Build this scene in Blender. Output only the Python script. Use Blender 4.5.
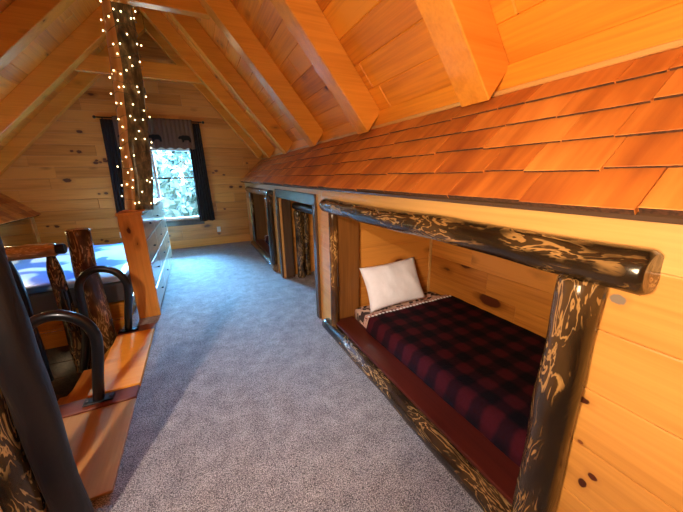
import bpy, bmesh, math, random
from mathutils import Vector, Matrix, noise
from math import sin, cos, pi, radians
random.seed(7)
D = bpy.data
for o in list(D.objects): D.objects.remove(o)
SC = bpy.context.scene
COL = SC.collection

# ---------------------------------------------------------------- camera
cam = D.cameras.new('camera'); camo = D.objects.new('camera', cam); COL.objects.link(camo)
yaw, pitch, roll = radians(25.71), radians(-15.45), radians(-1.135)
fw = Vector((sin(yaw)*cos(pitch), cos(yaw)*cos(pitch), sin(pitch)))
rt = Vector((cos(yaw), -sin(yaw), 0)); up = rt.cross(fw)
r2 = rt*cos(roll) + up*sin(roll); u2 = -rt*sin(roll) + up*cos(roll)
camo.matrix_world = Matrix(((r2.x, u2.x, -fw.x, 0), (r2.y, u2.y, -fw.y, 0), (r2.z, u2.z, -fw.z, 1.5), (0, 0, 0, 1)))
cam.sensor_width = 36; cam.lens = 293.4/683*36; cam.clip_start = .02
SC.camera = camo
# ---------------------------------------------------------------- view
SC.view_settings.view_transform = 'Standard'; SC.view_settings.look = 'None'
SC.view_settings.gamma = 1; SC.view_settings.use_curve_mapping = False
SC.view_settings.exposure = 0.0
# ---------------------------------------------------------------- daylight
w = D.worlds.new('sky'); SC.world = w; w.use_nodes = True
bg = w.node_tree.nodes['Background']
bg.inputs[0].default_value = (.34, .66, 1.0, 1); bg.inputs[1].default_value = 40.0
pl = D.lights.new('window_portal', 'AREA'); pl.shape = 'RECTANGLE'; pl.size = 1.2; pl.size_y = 1.5
pl.cycles.is_portal = True
po = D.objects.new('window_portal', pl); COL.objects.link(po)
po.location = (-.53, 7.45, 1.36); po.rotation_euler = (radians(-90), 0, 0)
sun = D.lights.new('sun', 'SUN'); sun.energy = 2.5; sun.angle = radians(3); sun.color = (1, .95, .85)
so = D.objects.new('sun', sun); COL.objects.link(so)
so.rotation_euler = Vector((-.35, .6, 1.3)).to_track_quat('Z', 'Y').to_euler()

skl = D.lights.new('open_sky', 'AREA'); skl.shape = 'RECTANGLE'; skl.size = 7; skl.size_y = 2.6; skl.energy = 34000; skl.color = (.13, .50, 1.0)
sko = D.objects.new('open_sky', skl); COL.objects.link(sko)
sko.location = (-.2, 14.5, 5.0); sko.rotation_euler = (Vector((-.2, 14.5, 5.0))-Vector((-.5, 7, 1.3))).to_track_quat('Z', 'Y').to_euler()

def lamp(name, loc, power, col, rad):
    l = D.lights.new(name, 'POINT'); l.energy = power; l.color = col; l.shadow_soft_size = rad
    o = D.objects.new(name, l); COL.objects.link(o); o.location = loc; return o
# ceiling lamp behind the camera, lamp by the stairs, and added unseen fills
al = D.lights.new('added_right_fill', 'AREA'); al.shape = 'DISK'; al.size = .45; al.energy = 60; al.color = (1, .70, .40)  # unseen light added beside the camera to brighten the right side
alo = D.objects.new('added_right_fill', al); COL.objects.link(alo); alo.location = (-.42, .05, 1.5)
alo.rotation_euler = (-Vector((.92, .36, .17))).to_track_quat('Z', 'Y').to_euler()
lamp('ceiling_lamp_near', (-.35, -.6, 2.1), 4, (1, .70, .42), .15)
lamp('added_low_fill', (-2.25, 5.0, 1.0), 17, (1, .76, .36), .10)  # unseen low light added to brighten the left rafter undersides
lamp('added_far_fill', (-.2, 5.2, 2.6), 4, (1, .74, .42), .15)  # added light without a fitting, brightens the far end
sl = D.lights.new('shaded_stairs_lamp', 'SPOT'); sl.energy = 330; sl.color = (1, .86, .74); sl.spot_size = radians(54); sl.spot_blend = .6; sl.shadow_soft_size = .05
slo = D.objects.new('shaded_stairs_lamp', sl); COL.objects.link(slo); slo.location = (-1.25, -.3, 2.3)
slo.rotation_euler = (slo.location-Vector((.30, 2.4, 0))).to_track_quat('Z', 'Y').to_euler()
lamp('downstairs_lamp', (-1.9, 2.6, -1.0), 3, (1, .72, .4), .1)

# ================================================================ materials
def newmat(name):
    m = D.materials.new(name); m.use_nodes = True
    nt = m.node_tree; nt.nodes.clear()
    out = nt.nodes.new('ShaderNodeOutputMaterial'); b = nt.nodes.new('ShaderNodeBsdfPrincipled')
    nt.links.new(b.outputs[0], out.inputs[0])
    return m, nt, b
def N(nt, typ, **kw):
    n = nt.nodes.new(typ)
    for k, v in kw.items():
        if k.startswith('_'): n.inputs[int(k[1:])].default_value = v
        else: setattr(n, k, v)
    return n
def L(nt, a, b): nt.links.new(a, b)
def mth(nt, op, a, b=None, c=None):
    n = nt.nodes.new('ShaderNodeMath'); n.operation = op
    for i, v in enumerate((a, b, c)):
        if v is None: continue
        if isinstance(v, (int, float)): n.inputs[i].default_value = v
        else: nt.links.new(v, n.inputs[i])
    return n.outputs[0]
def ramp(nt, fac, stops, interp='LINEAR'):
    r = nt.nodes.new('ShaderNodeValToRGB'); r.color_ramp.interpolation = interp
    e = r.color_ramp.elements
    while len(e) < len(stops): e.new(.5)
    for i, (p, c) in enumerate(stops):
        e[i].position = p; e[i].color = (c[0], c[1], c[2], 1) if not isinstance(c, (int, float)) else (c, c, c, 1)
    nt.links.new(fac, r.inputs[0]); return r.outputs[0]
def mix(nt, fac, a, b, mode='MIX'):
    n = nt.nodes.new('ShaderNodeMix'); n.data_type = 'RGBA'; n.blend_type = mode
    for i, v in ((0, fac), (6, a), (7, b)):
        if isinstance(v, (int, float)): n.inputs[i].default_value = v
        elif isinstance(v, tuple): n.inputs[i].default_value = (*v, 1)
        else: nt.links.new(v, n.inputs[i])
    return n.outputs[2]
def coords(nt, scale, island=None):
    tc = N(nt, 'ShaderNodeTexCoord'); mp = N(nt, 'ShaderNodeMapping')
    L(nt, tc.outputs['Object'], mp.inputs[0]); mp.inputs['Scale'].default_value = scale
    v = mp.outputs[0]
    if island is not None:
        g = N(nt, 'ShaderNodeNewGeometry')
        o = mth(nt, 'MULTIPLY', g.outputs['Random Per Island'], 37.0)
        a = N(nt, 'ShaderNodeVectorMath', operation='ADD'); L(nt, v, a.inputs[0])
        cb = N(nt, 'ShaderNodeCombineXYZ')
        for i in range(3): L(nt, o, cb.inputs[i])
        L(nt, cb.outputs[0], a.inputs[1]); v = a.outputs[0]
        return v, g.outputs['Random Per Island']
    return v, None

def pine(name, axis, light=(.68, .28, .052), dark=(.38, .12, .017), knot=(.10, .022, .008), rough=.35, knots=.19, var=.55):
    m, nt, b = newmat(name)
    k = 'xyz'.index(axis)
    s1 = [9.]*3; s1[k] = .55
    v, rnd = coords(nt, tuple(s1), True)
    sk = [3.6]*3; sk[k] = 1.7
    vk, _ = coords(nt, tuple(sk), True)
    # knots
    vo = N(nt, 'ShaderNodeTexVoronoi'); vo.inputs['Scale'].default_value = 1.0; vo.inputs['Randomness'].default_value = 1
    dn = N(nt, 'ShaderNodeTexNoise'); dn.inputs['Scale'].default_value = 7; L(nt, vk, dn.inputs['Vector'])
    dv = N(nt, 'ShaderNodeVectorMath', operation='SCALE'); L(nt, dn.outputs['Color'], dv.inputs[0]); dv.inputs['Scale'].default_value = .10
    av = N(nt, 'ShaderNodeVectorMath', operation='ADD'); L(nt, vk, av.inputs[0]); L(nt, dv.outputs[0], av.inputs[1])
    L(nt, av.outputs[0], vo.inputs['Vector'])
    dist = vo.outputs['Distance']
    # size varies per cell
    sep = N(nt, 'ShaderNodeSeparateColor'); L(nt, vo.outputs['Color'], sep.inputs[0])
    sz = mth(nt, 'MULTIPLY', mth(nt, 'POWER', sep.outputs[0], 1.6), knots)
    kd = mth(nt, 'SUBTRACT', dist, sz)
    kmask = ramp(nt, kd, [(0.0, 1), (.03, 0)])
    halo = ramp(nt, kd, [(0.0, .75), (.16, 0)])
    # grain bent by knots
    w1 = N(nt, 'ShaderNodeTexNoise'); w1.inputs['Scale'].default_value = 1.0; w1.inputs['Detail'].default_value = 2
    L(nt, v, w1.inputs['Vector'])
    gs = mth(nt, 'ADD', mth(nt, 'MULTIPLY', w1.outputs[0], 15.0), mth(nt, 'MULTIPLY', halo, 1.6))
    rings = mth(nt, 'MULTIPLY_ADD', mth(nt, 'SINE', gs), .5, .5)
    fs = [70.]*3; fs[k] = 2.2
    vf, _ = coords(nt, tuple(fs), True)
    fn = N(nt, 'ShaderNodeTexNoise'); fn.inputs['Scale'].default_value = 1; fn.inputs['Detail'].default_value = 3; L(nt, vf, fn.inputs['Vector'])
    g = mth(nt, 'ADD', mth(nt, 'MULTIPLY', rings, .26), mth(nt, 'MULTIPLY', fn.outputs[0], .74))
    g = mth(nt, 'ADD', g, mth(nt, 'MULTIPLY', mth(nt, 'SUBTRACT', rnd, .5), var))
    col = ramp(nt, g, [(.05, dark), (.75, light)])
    col = mix(nt, halo, col, tuple(.6*c for c in dark))
    col = mix(nt, kmask, col, knot)
    L(nt, col, b.inputs['Base Color'])
    b.inputs['Roughness'].default_value = rough
    bp = N(nt, 'ShaderNodeBump'); bp.inputs['Strength'].default_value = .12; bp.inputs['Distance'].default_value = .004
    L(nt, g, bp.inputs['Height']); L(nt, bp.outputs[0], b.inputs['Normal'])
    return m

def logmat(name, axis, base=(.012, .007, .004), mid=(.075, .040, .016), amber=(.36, .20, .07), amount=.95, rough=.22, sc=1.0, peel=0):
    m, nt, b = newmat(name)
    k = 'xyz'.index(axis)
    s = [17.*sc]*3; s[k] = 4.2*sc
    v, _ = coords(nt, tuple(s))
    n1 = N(nt, 'ShaderNodeTexNoise'); n1.inputs['Scale'].default_value = 1.0; n1.inputs['Detail'].default_value = 4; n1.inputs['Distortion'].default_value = .9
    L(nt, v, n1.inputs['Vector'])
    lines = mth(nt, 'MULTIPLY_ADD', mth(nt, 'SINE', mth(nt, 'MULTIPLY', n1.outputs[0], 46.0)), .5, .5)
    s2 = [7.*sc]*3; s2[k] = 2.6*sc
    v2, _ = coords(nt, tuple(s2))
    n2 = N(nt, 'ShaderNodeTexNoise'); n2.inputs['Scale'].default_value = 1.2; n2.inputs['Detail'].default_value = 3; L(nt, v2, n2.inputs['Vector'])
    mask = ramp(nt, n2.outputs[0], [(.62-.22*amount, 0), (.72-.22*amount, 1)])
    ln = ramp(nt, lines, [(.74, 0), (.95, 1)])
    streak = mth(nt, 'MULTIPLY', ln, mask)
    c = ramp(nt, n2.outputs[0], [(.35, base), (.66, mid)])
    c = mix(nt, streak, c, amber)
    L(nt, c, b.inputs['Base Color'])
    b.inputs['Roughness'].default_value = rough
    b.inputs['Coat Weight'].default_value = .3 if amount > 0 else .06; b.inputs['Coat Roughness'].default_value = .2
    bp = N(nt, 'ShaderNodeBump'); bp.inputs['Strength'].default_value = .45; bp.inputs['Distance'].default_value = .012
    L(nt, mth(nt, 'ADD', n1.outputs[0], mth(nt, 'MULTIPLY', streak, -.2)), bp.inputs['Height']); L(nt, bp.outputs[0], b.inputs['Normal'])
    return m

def plain(name, col, rough=.5, metal=0, coat=0, bump=0, bscale=60, var=0):
    m, nt, b = newmat(name)
    b.inputs['Roughness'].default_value = rough; b.inputs['Metallic'].default_value = metal
    b.inputs['Coat Weight'].default_value = coat
    v, _ = coords(nt, (bscale,)*3)
    n = N(nt, 'ShaderNodeTexNoise'); n.inputs['Scale'].default_value = 1; n.inputs['Detail'].default_value = 3; L(nt, v, n.inputs['Vector'])
    c = ramp(nt, n.outputs[0], [(.3, tuple(x*(1-var) for x in col)), (.7, tuple(min(1, x*(1+var)) for x in col))])
    L(nt, c, b.inputs['Base Color'])
    if bump:
        bp = N(nt, 'ShaderNodeBump'); bp.inputs['Strength'].default_value = bump; bp.inputs['Distance'].default_value = .003
        L(nt, n.outputs[0], bp.inputs['Height']); L(nt, bp.outputs[0], b.inputs['Normal'])
    return m

PX, PY, PZ = (pine('pine_'+a, a) for a in 'xyz')
CX = pine('deck_pine', 'y', light=(.88, .33, .025), dark=(.54, .15, .010), rough=.55, knots=.11)
WR = pine('wall_pine', 'y', light=(.70, .34, .09), dark=(.50, .21, .045), knots=.05, var=.25)
def add_knots(m, ks, ax=1):
    nt = m.node_tree; b = [n for n in nt.nodes if n.type == 'BSDF_PRINCIPLED'][0]
    src = b.inputs['Base Color'].links[0].from_socket
    tc = N(nt, 'ShaderNodeTexCoord'); sp = N(nt, 'ShaderNodeSeparateXYZ'); L(nt, tc.outputs['Object'], sp.inputs[0])
    nz = N(nt, 'ShaderNodeTexNoise'); nz.inputs['Scale'].default_value = 40; L(nt, tc.outputs['Object'], nz.inputs['Vector'])
    for (y, z, ry, rz, kc) in ks:
        u = mth(nt, 'DIVIDE', mth(nt, 'SUBTRACT', sp.outputs[ax], y), ry); v = mth(nt, 'DIVIDE', mth(nt, 'SUBTRACT', sp.outputs[2], z), rz)
        d = mth(nt, 'SQRT', mth(nt, 'ADD', mth(nt, 'MULTIPLY', u, u), mth(nt, 'MULTIPLY', v, v)))
        d = mth(nt, 'ADD', d, mth(nt, 'MULTIPLY', mth(nt, 'SUBTRACT', nz.outputs[0], .5), .7))
        src = mix(nt, ramp(nt, d, [(.2, .55), (1.0, 0)]) if False else ramp(nt, mth(nt, 'MULTIPLY', d, .4), [(.3, .5), (.8, 0)]), src, (.42, .17, .04))
        src = mix(nt, ramp(nt, d, [(.75, 1), (.98, 0)]), src, kc)
    L(nt, src, b.inputs['Base Color'])
add_knots(WR, [(.355, 1.14, .020, .017, (.22, .17, .14)), (.385, .775, .026, .013, (.07, .016, .008)), (.308, .525, .015, .012, (.09, .02, .01)), (.33, .475, .014, .019, (.06, .014, .008)), (.36, .62, .010, .008, (.2, .06, .02)), (.50, 1.33, .02, .012, (.12, .05, .02))])
PF = pine('far_wall_pine', 'x', light=(.74, .33, .075), dark=(.40, .13, .018), knots=.10, var=.6)
random.seed(31); kk = []
for i in range(34):
    x, z = random.uniform(-2.6, 1.4), (random.randint(0, 15)+random.uniform(.3, .7))*.195-.02
    if -1.45 < x < .35 and z > .5: continue
    rr = random.uniform(.016, .032); kk.append((x, z, rr*1.5, rr, (.10, .022, .010)))
    if random.random() < .5: kk.append((x+random.uniform(-.12, .12), z+random.uniform(-.05, .05), rr, rr*.7, (.12, .028, .010)))
add_knots(PF, kk + [(.55, .80, .03, .02, (.10, .02, .01)), (.62, 1.55, .03, .02, (.10, .02, .01)), (-1.75, 2.35, .05, .03, (.10, .02, .01)), (-2.1, 1.5, .07, .04, (.10, .02, .01))], 0)
RB = {a: pine('beam_pine_'+a, a, light=(.80, .33, .045), dark=(.58, .20, .022), rough=.24, knots=.04, var=.15) for a in 'xyz'}
HD = pine('header_pine', 'y', light=(.68, .38, .13), dark=(.50, .25, .07), knots=.06, var=.1)
ORG = pine('lit_orange_pine', 'x', light=(1.0, .40, .035), dark=(.92, .31, .02), rough=.75, knots=.05, var=.1)  # strong light on the step is put into this bright colour
CAB = pine('cabinet_pine', 'z', light=(.72, .27, .05), dark=(.50, .16, .025), rough=.22, knots=.06, var=.1)
DRW = pine('drawer_pine', 'y', light=(.72, .52, .36), dark=(.58, .38, .24), rough=.12, knots=.02, var=.1)
RED = pine('redbrown_board', 'y', light=(.085, .013, .008), dark=(.045, .007, .005), rough=.28, knots=.0, var=.1)
REDX = pine('reddish_board', 'x', light=(.22, .05, .02), dark=(.12, .025, .01), rough=.35, knots=.0, var=.1)
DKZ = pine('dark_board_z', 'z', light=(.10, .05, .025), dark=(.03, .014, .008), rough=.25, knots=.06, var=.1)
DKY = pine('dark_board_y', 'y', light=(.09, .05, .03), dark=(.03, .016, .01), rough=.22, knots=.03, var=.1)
JAM = pine('jamb_board', 'z', light=(.24, .09, .02), dark=(.07, .025, .008), rough=.3, knots=.1, var=.1)
LG = {a: logmat('bark_log_'+a, a) for a in 'xyz'}
LGA = {a: logmat('amber_log_'+a, a, base=(.05, .022, .008), mid=(.20, .085, .022), amber=(.62, .33, .10), amount=.8) for a in 'xyz'}
LGD = {a: logmat('dark_log_'+a, a, base=(.003, .002, .003), mid=(.012, .008, .007), amount=-.02, rough=.45) for a in 'xyz'}
BARK = logmat('tree_bark', 'z', base=(.05, .035, .018), mid=(.20, .15, .07), amber=(.34, .24, .10), amount=.6, rough=.8, sc=2.2)
PEEL = pine('peeled_trunk', 'z', light=(.60, .30, .10), dark=(.42, .18, .05), knots=.1)
BLK = plain('black_metal', (.004, .004, .005), .3, 0, .15)
STEEL = plain('bolt_steel', (.35, .35, .36), .3, 1)
WHT = plain('white_vinyl', (.85, .86, .86), .4)
CRM = plain('outlet_plastic', (.75, .74, .66), .4)
BULB = plain('bulb_wire', (.02, .05, .02), .5)
CURT = plain('curtain_cloth', (.022, .017, .020), .9, bump=.3, bscale=400, var=.3)
VAL = plain('valance_cloth', (.15, .085, .055), .9, bump=.3, bscale=300, var=.35)
BEAR = plain('bear_cloth', (.008, .006, .006), .95)
PIL = plain('pillow_cotton', (.86, .84, .93), .85, bump=.25, bscale=25, var=.03)
GREYC = plain('grey_bed_side', (.12, .12, .13), .9, bump=.3, bscale=300, var=.15)
PLASTER = plain('lower_floor_wood', (.35, .2, .1), .5)

# emissive bulb
m, nt, b = newmat('lit_bulb'); b.inputs['Emission Color'].default_value = (1, .74, .36, 1); b.inputs['Emission Strength'].default_value = 7
b.inputs['Base Color'].default_value = (1, .9, .7, 1); LIT = m
# carpet
m, nt, b = newmat('carpet'); CARPET = m
v, _ = coords(nt, (1, 1, 1))
n1 = N(nt, 'ShaderNodeTexNoise'); n1.inputs['Scale'].default_value = 170; n1.inputs['Detail'].default_value = 2.5; n1.inputs['Roughness'].default_value = .7; L(nt, v, n1.inputs['Vector'])
n2 = N(nt, 'ShaderNodeTexNoise'); n2.inputs['Scale'].default_value = 9; n2.inputs['Detail'].default_value = 4; L(nt, v, n2.inputs['Vector'])
n3 = N(nt, 'ShaderNodeTexVoronoi'); n3.inputs['Scale'].default_value = 190; L(nt, v, n3.inputs['Vector'])
h = mth(nt, 'ADD', n1.outputs[0], mth(nt, 'MULTIPLY', n3.outputs['Distance'], -.35))
h = mth(nt, 'ADD', h, mth(nt, 'MULTIPLY', mth(nt, 'SUBTRACT', n2.outputs[0], .5), .22))
L(nt, ramp(nt, h, [(.18, (.05, .036, .036)), (.36, (.34, .28, .26)), (.58, (.80, .70, .65))]), b.inputs['Base Color'])
b.inputs['Roughness'].default_value = .95; b.inputs['Sheen Weight'].default_value = .25
bp = N(nt, 'ShaderNodeBump'); bp.inputs['Strength'].default_value = .9; bp.inputs['Distance'].default_value = .012
L(nt, h, bp.inputs['Height']); L(nt, bp.outputs[0], b.inputs['Normal'])
# cedar shingles
m, nt, b = newmat('cedar_shingle'); SHG = m
v, rnd = coords(nt, (3, 30, 3), True)
n1 = N(nt, 'ShaderNodeTexNoise'); n1.inputs['Scale'].default_value = 1.0; n1.inputs['Detail'].default_value = 4; L(nt, v, n1.inputs['Vector'])
v2, _ = coords(nt, (3, 7, 3), True)
n2 = N(nt, 'ShaderNodeTexNoise'); n2.inputs['Scale'].default_value = 1.0; n2.inputs['Detail'].default_value = 1; L(nt, v2, n2.inputs['Vector'])
f = mth(nt, 'ADD', mth(nt, 'MULTIPLY', n1.outputs[0], .45), mth(nt, 'MULTIPLY', n2.outputs[0], .55))
f = mth(nt, 'ADD', f, mth(nt, 'MULTIPLY', mth(nt, 'SUBTRACT', rnd, .5), .30))
L(nt, ramp(nt, f, [(.2, (.28, .065, .016)), (.5, (.53, .165, .028)), (.8, (.78, .31, .065))]), b.inputs['Base Color'])
b.inputs['Roughness'].default_value = .55
bp = N(nt, 'ShaderNodeBump'); bp.inputs['Strength'].default_value = .3; bp.inputs['Distance'].default_value = .003
L(nt, n1.outputs[0], bp.inputs['Height']); L(nt, bp.outputs[0], b.inputs['Normal'])
# buffalo plaid blanket
m, nt, b = newmat('plaid_fleece'); PLAID = m
tc = N(nt, 'ShaderNodeTexCoord'); sp = N(nt, 'ShaderNodeSeparateXYZ'); L(nt, tc.outputs['Object'], sp.inputs[0])
def stripe(o): return ramp(nt, mth(nt, 'MULTIPLY_ADD', mth(nt, 'SINE', mth(nt, 'MULTIPLY', o, 2*pi/.17)), .5, .5), [(.25, 0), (.75, 1)])
sx, sy = stripe(sp.outputs[0]), stripe(sp.outputs[1])
sm = mth(nt, 'MULTIPLY', mth(nt, 'ADD', sx, sy), .5)
nz = N(nt, 'ShaderNodeTexNoise'); nz.inputs['Scale'].default_value = 60; nz.inputs['Detail'].default_value = 4; L(nt, tc.outputs['Object'], nz.inputs['Vector'])
c = ramp(nt, sm, [(.1, (.004, .002, .006)), (.5, (.020, .003, .008)), (.9, (.060, .005, .011))])
c = mix(nt, mth(nt, 'MULTIPLY', nz.outputs[0], .25), c, (.0, .0, .0))
L(nt, c, b.inputs['Base Color']); b.inputs['Roughness'].default_value = .95; b.inputs['Specular IOR Level'].default_value = .15
bp = N(nt, 'ShaderNodeBump'); bp.inputs['Strength'].default_value = .6; bp.inputs['Distance'].default_value = .006
L(nt, nz.outputs[0], bp.inputs['Height']); L(nt, bp.outputs[0], b.inputs['Normal'])
# patterned cloth: cream with black blotches; bedspread: pale blotches on blue
def blotch(name, ca, cb, scale, thr, rough=.9):
    m, nt, b = newmat(name); v, _ = coords(nt, (scale,)*3)
    n = N(nt, 'ShaderNodeTexNoise'); n.inputs['Scale'].default_value = 1; n.inputs['Detail'].default_value = 1.5; n.inputs['Distortion'].default_value = .8; L(nt, v, n.inputs['Vector'])
    L(nt, ramp(nt, n.outputs[0], [(thr, ca), (thr+.04, cb)]), b.inputs['Base Color']); b.inputs['Roughness'].default_value = rough
    return m
SHEET = blotch('patterned_sheet', (.05, .03, .03), (.70, .50, .42), 16, .47)
FRINGE = blotch('blanket_border', (.62, .40, .34), (.16, .03, .03), 22, .56)
BLUEB = blotch('blue_bedspread', (.05, .17, .50), (.60, .74, .95), 1.6, .45, .35)
# glass
m = D.materials.new('window_glass'); m.use_nodes = True; nt = m.node_tree; nt.nodes.clear(); GLS = m
out = nt.nodes.new('ShaderNodeOutputMaterial'); tr = nt.nodes.new('ShaderNodeBsdfTransparent'); gl = nt.nodes.new('ShaderNodeBsdfGlossy')
gl.inputs['Roughness'].default_value = .02; mx = nt.nodes.new('ShaderNodeMixShader'); fr = nt.nodes.new('ShaderNodeFresnel'); fr.inputs[0].default_value = 1.45
L(nt, fr.outputs[0], mx.inputs[0]); L(nt, tr.outputs[0], mx.inputs[1]); L(nt, gl.outputs[0], mx.inputs[2]); L(nt, mx.outputs[0], out.inputs[0])
LEAF = plain('pale_leaves', (.034, .050, .034), .6, bscale=3, var=.35)
TRUNK = plain('outdoor_trunk', (.25, .18, .12), .9)
GRASS = plain('grass_ground', (.03, .05, .03), .95, bscale=2, var=.3)

# ================================================================ mesh helpers
def BM(): return bmesh.new()
def box(bm, a, b, bev=0.0, M=None):
    """axis-aligned box between corners a and b, edges bevelled"""
    (x0, y0, z0), (x1, y1, z1) = a, b
    x0, x1 = min(x0, x1), max(x0, x1); y0, y1 = min(y0, y1), max(y0, y1); z0, z1 = min(z0, z1), max(z0, z1)
    t = bmesh.new()
    bmesh.ops.create_cube(t, size=1)
    for v in t.verts: v.co = Vector(((x0+x1)/2+v.co.x*(x1-x0), (y0+y1)/2+v.co.y*(y1-y0), (z0+z1)/2+v.co.z*(z1-z0)))
    if bev: bmesh.ops.bevel(t, geom=list(t.edges), offset=min(bev, .45*min(x1-x0, y1-y0, z1-z0)), segments=2 if bev > .004 else 1, affect='EDGES', profile=.6)
    if M is not None: t.transform(M)
    merge(bm, t)
def merge(bm, t):
    me = D.meshes.new('t'); t.to_mesh(me); t.free(); bm.from_mesh(me); D.meshes.remove(me)
def hexa(bm, pts, bev=0):
    """8 points: bottom ring 4, top ring 4"""
    t = bmesh.new(); v = [t.verts.new(p) for p in pts]
    for f in ((0, 3, 2, 1), (4, 5, 6, 7), (0, 1, 5, 4), (1, 2, 6, 5), (2, 3, 7, 6), (3, 0, 4, 7)): t.faces.new([v[i] for i in f])
    bmesh.ops.recalc_face_normals(t, faces=t.faces)
    if bev: bmesh.ops.bevel(t, geom=list(t.edges), offset=bev, segments=1, affect='EDGES')
    merge(bm, t)
def tube(bm, pts, rads, seg=20, wob=0.0, seed=0, cap=True):
    """smooth tube through points"""
    pts = [Vector(p) for p in pts]; n = len(pts)
    if not isinstance(rads, (list, tuple)): rads = [rads]*n
    rings = []; prev = None
    for i, p in enumerate(pts):
        d = (pts[min(i+1, n-1)]-pts[max(i-1, 0)]).normalized()
        a = (prev - d*prev.dot(d)).normalized() if prev is not None else d.orthogonal().normalized()
        prev = a; bb = d.cross(a)
        ring = []
        for k in range(seg):
            t = 2*pi*k/seg; r = rads[i]
            if wob: r *= 1+wob*noise.noise(Vector((cos(t)*1.3+seed*7.1, sin(t)*1.3, i*.23+seed)))
            ring.append(bm.verts.new(p + (a*cos(t)+bb*sin(t))*r))
        rings.append(ring)
    for i in range(n-1):
        for k in range(seg):
            f = bm.faces.new((rings[i][k], rings[i][(k+1) % seg], rings[i+1][(k+1) % seg], rings[i+1][k])); f.smooth = True
    if cap:
        bm.faces.new(list(reversed(rings[0]))); bm.faces.new(rings[-1])
def log(bm, p0, p1, r0, r1, seed=0, tip0=None, tip1=None, wob=.13, bow=.012):
    """a peeled pole: slightly bowed, lumpy, ends eased or tapered to a blunt tip"""
    p0, p1 = Vector(p0), Vector(p1); ln = (p1-p0).length; d = (p1-p0)/ln
    ts = []; n = max(8, int(ln/.06))
    for i in range(n+1): ts.append(i/n)
    e = .012/ln
    ts = sorted(set([0, e] + [t for t in ts if e*1.5 < t < 1-e*1.5] + [1-e, 1]))
    o = d.orthogonal().normalized(); o2 = d.cross(o); pts = []; rs = []
    for t in ts:
        off = o*bow*noise.noise(Vector((t*ln*1.4, seed*3.7, 0)))*2 + o2*bow*noise.noise(Vector((t*ln*1.4, 5, seed*3.7)))*2
        pts.append(p0 + d*ln*t + off)
        r = r0+(r1-r0)*t
        r *= 1 + .05*noise.noise(Vector((t*ln*5, seed, 9)))
        if t in (0, 1): r *= .86
        if tip1 and t*ln > ln-tip1: r *= .42+.58*((ln-t*ln)/tip1)
        if tip0 and t*ln < tip0: r *= .42+.58*(t*ln/tip0)
        rs.append(r)
    tube(bm, pts, rs, 22, wob, seed)
def obj(name, bm, mat, parent=None, smooth=False):
    bmesh.ops.recalc_face_normals(bm, faces=bm.faces)
    if parent is not None:
        loc = Vector(parent.location)
        if parent.parent: loc = loc + Vector(parent.parent.location)
        for v in bm.verts: v.co -= loc
    me = D.meshes.new(name); bm.to_mesh(me); bm.free()
    for mm in (mat if isinstance(mat, list) else [mat]): me.materials.append(mm)
    o = D.objects.new(name, me); COL.objects.link(o)
    if parent is not None: o.parent = parent
    if smooth:
        for p in me.polygons: p.use_smooth = True
    return o
def tag(o, label, cat, group=None):
    o['label'] = label; o['category'] = cat
    if group: o['group'] = group
    return o
def thing(name, label, cat, loc=(0, 0, 0), group=None):
    o = D.objects.new(name, None); COL.objects.link(o); o.location = loc; o.empty_display_size = .05
    return tag(o, label, cat, group)
def struct(name, bm, mat):
    o = obj(name, bm, mat); o['kind'] = 'structure'; return o
def dup(root, off, label, group=None):
    r = root.copy(); COL.objects.link(r); r.location = Vector(root.location)+Vector(off)
    r['label'] = label
    if group: r['group'] = group
    for ch in list(root.children):
        c = ch.copy(); COL.objects.link(c); c.parent = r
        for g in list(ch.children):
            d = g.copy(); COL.objects.link(d); d.parent = c
    return r
def solo(name, bm, mat, label, cat, group=None, smooth=False):
    return tag(obj(name, bm, mat, None, smooth), label, cat, group)
# ================================================================ dimensions
XR, XL = 1.05, -2.7          # knee walls
YF, YB = 7.25, -2.2          # far wall, wall behind the camera
SL = 1.21                    # roof slope
XC = -.43                    # ridge
SLL = 1.0                    # the left slope is shallower
def zu(x): return 1.84 + SL*(1.4-x) if x >= XC else 1.84 + SL*(1.4-XC) - SLL*(XC-x)
DV = .33                     # vertical offset of deck above rafter underside
def zd(x): return zu(x)+DV

# ================================================================ structure
# floor with the stair opening
HX, HY0, HY1 = -.875, 2.20, 3.75
bm = BM()
box(bm, (HX, YB, -.18), (2.4, YF, 0)); box(bm, (-3.4, YB, -.18), (HX, HY0, 0)); box(bm, (-3.4, HY1, -.18), (HX, YF, 0)); box(bm, (-3.4, HY0, -.18), (-2.7, HY1, 0))
box(bm, (-1.06, HY0, -.18), (HX, 2.345, 0)); struct('floor', bm, CARPET)
# far wall of horizontal boards, with window hole
WX0, WX1, WZ0, WZ1 = -1.12, .06, .62, 2.10
bm = BM(); bh = .195; z = -.02; i = 0
random.seed(3)
def wallboards(x0, x1, z0, z1):
    cut = random.uniform(x0+.3, x1-.3) if x1-x0 > 1.6 else None
    segs = [(x0, cut), (cut, x1)] if cut else [(x0, x1)]
    for a, b_ in segs: box(bm, (a, YF, z0), (b_, YF+.03, z1), .009)
while z < 4.7:
    z1 = z+bh
    half = (4.9 - z - SL*0)/SL
    x0, x1 = XC-min(3.1, (zd(XC)-z)/SLL), XC+(zd(XC)-z)/SL
    x1 = min(x1, 2.3)
    if z1 <= WZ0 or z >= WZ1: wallboards(x0, x1, z, z1)
    else:
        wallboards(x0, WX0, z, z1); wallboards(WX1, x1, z, z1)
        if z < WZ0: box(bm, (WX0, YF, z), (WX1, YF+.03, WZ0))
        if z1 > WZ1: box(bm, (WX0, YF, WZ1), (WX1, YF+.03, z1))
    z = z1
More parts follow.
